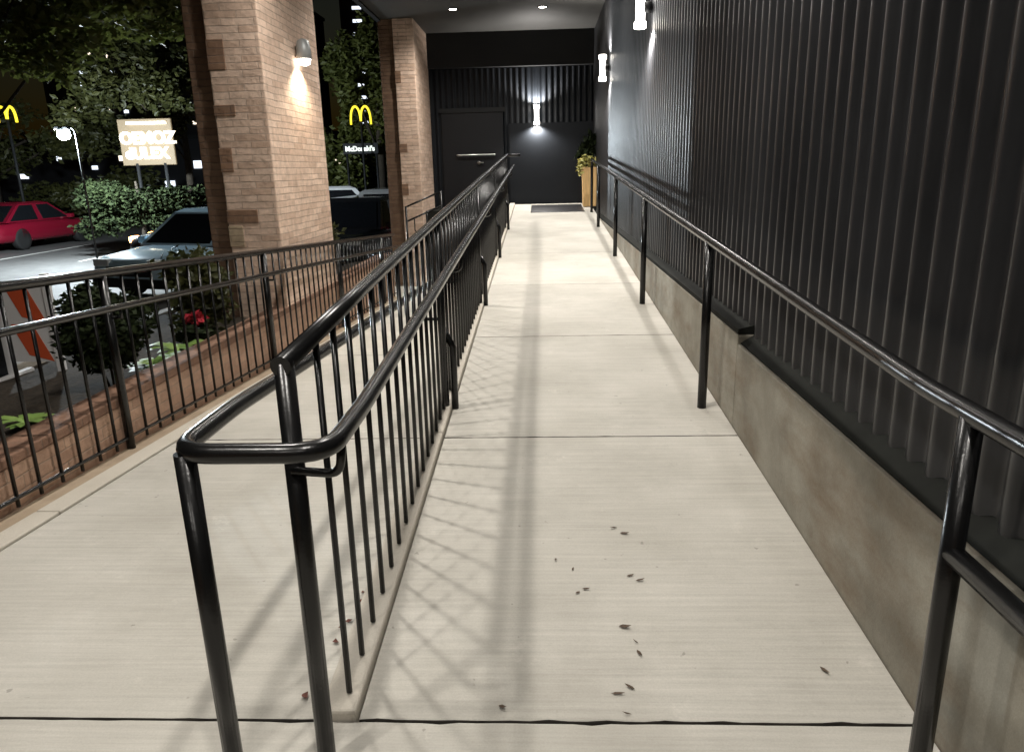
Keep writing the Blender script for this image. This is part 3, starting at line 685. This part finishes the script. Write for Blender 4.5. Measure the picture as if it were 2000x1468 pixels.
# double-arch signs on poles
def arches(x, y, z, w, h, label, r=.06):
    t = thing('arch_sign', label, 'sign', (x, y, G), 'yellow arch signs')
    b = MB()
    for s in (-1, 1):
        P = [(x + s * w * .25 + w * .25 * -math.cos(a) * (1 if True else 1), y, z + h * (math.sin(a)) ** .75) for a in [math.pi * k / 16 for k in range(17)]]
        b.tube(P, r, 10)
    b.build('arches', M['arch'], t)
    MB().tube([(x, y, G), (x, y, z + .1)], r * 1.1, 8).build('pole', M['blackmatt'], t)
arches(-5.85, 25.2, 2.93, .66, .56, 'yellow double arch sign between the two brick columns', .034)
arches(-16.45, 23.4, 3.15, .58, .46, 'yellow double arch sign cut by the left picture edge', .04)
t = thing('name_sign', 'white lit name sign below the yellow arches between the columns', 'sign', (-6.0, 25.6, G))
text('lettering', "McDonald's", .22, (-6.02, 25.5, 2.11), M['signwhite'], t, .02, sx=.95)
MB().box(-6.6, -5.42, 25.55, 25.6, 2.02, 2.36).build('board', M['bldg'], t)
for x in (-6.5, -5.5): MB().tube([(x, 25.62, G), (x, 25.62, 2.3)], .04, 8).build('post', M['blackmatt'], t)
# far buildings
def building(x0, x1, y, z1, label, wins, dep=8):
    t = thing('far_building', label, 'building', ((x0 + x1) / 2, y, G), 'buildings beyond the parking lot')
    MB().box(x0, x1, y, y + dep, G - .1, z1).build('wall', M['bldg'], t)
    MB().box(x0 - .15, x1 + .15, y - .15, y + dep, z1 + .001, z1 + .25).build('roof', M['blackmatt'], t)
    for (x, z, w, h, m) in wins:
        MB().box(x, x + w, y - .05, y - .005, z, z + h).build('window', M[m], t)
rw = random.Random(21)
building(-31, -18, 48, 13.5, 'dark tower with a column of bright windows above the trees', [(-28.6, 10.2, .7, .45, 'winlit'), (-27.85, 10.3, .35, .5, 'winwhite'), (-28.5, 10.9, .5, 1.2, 'winlit'), (-27.9, 11, .45, 1.1, 'winwhite')] +
         [(rw.uniform(-30, -19), rw.uniform(2, 12.5), .28, .22, rw.choice(['winlit', 'winwhite'])) for _ in range(70)])
building(-38, -6, 40, 3.3, 'long low dark shop row with small lit windows behind the parked cars', [(-37.5 + k * 1.9 + rw.uniform(-.3, .3), rw.uniform(.6, 2.4), rw.uniform(.25, .9), rw.uniform(.15, .4), rw.choice(['winlit', 'winwhite', 'winwhite'])) for k in range(16)])
building(-17.4, -13, 70, 17.5, 'narrow far tower between the columns with ladder-like lit floors', [(-16.3, 1.5 + 1.05 * k, .8, .25, 'winwhite') for k in range(15)])
building(-27.6, -20, 66, 15, 'far dark block with rows of faint windows beside the thick column', [(-27.2 + .9 * (k % 7), 4 + 1.3 * (k // 7), .25, .28, 'winwhite') for k in range(49) if rw.random() < .8])

# ------------------------------------------------------------------ world, camera, render
w = bpy.data.worlds.new('World'); S.world = w; w.use_nodes = True
N = w.node_tree.nodes; sky = N.new('ShaderNodeTexSky'); sky.sky_type = 'NISHITA'; sky.sun_disc = False; sky.sun_elevation = rad(1); sky.sun_rotation = rad(200)
w.node_tree.links.new(sky.outputs[0], N['Background'].inputs[0]); N['Background'].inputs[1].default_value = .006
cam = bpy.data.cameras.new('Camera'); co = bpy.data.objects.new('Camera', cam); COL.objects.link(co)
cam.sensor_width = 36; cam.sensor_fit = 'HORIZONTAL'; cam.lens = 36 * 1432.286 / 2000; cam.clip_end = 600; cam.clip_start = .05
r = Vector((0.9990633737848823, 0.036811612974498004, -0.022743797215601384)); u = Vector((0.011873742408442568, 0.2722138473225774, 0.962163518102333)); f = Vector((-0.04160996758934786, 0.9615323845175764, -0.27152179308695856))
Mx = Matrix((r, u, -f)).transposed().to_4x4(); Mx.translation = (0, 0, 1.42); co.matrix_world = Mx
S.camera = co
S.view_settings.view_transform = 'Standard'; S.view_settings.look = 'None'; S.view_settings.exposure = .47; S.view_settings.gamma = 1
S.cycles.use_denoising = True
S.cycles.max_bounces = 6; S.cycles.sample_clamp_indirect = 6
S.view_settings.use_curve_mapping = False
for o in bpy.data.objects:
    if '_w' in o: del o['_w']
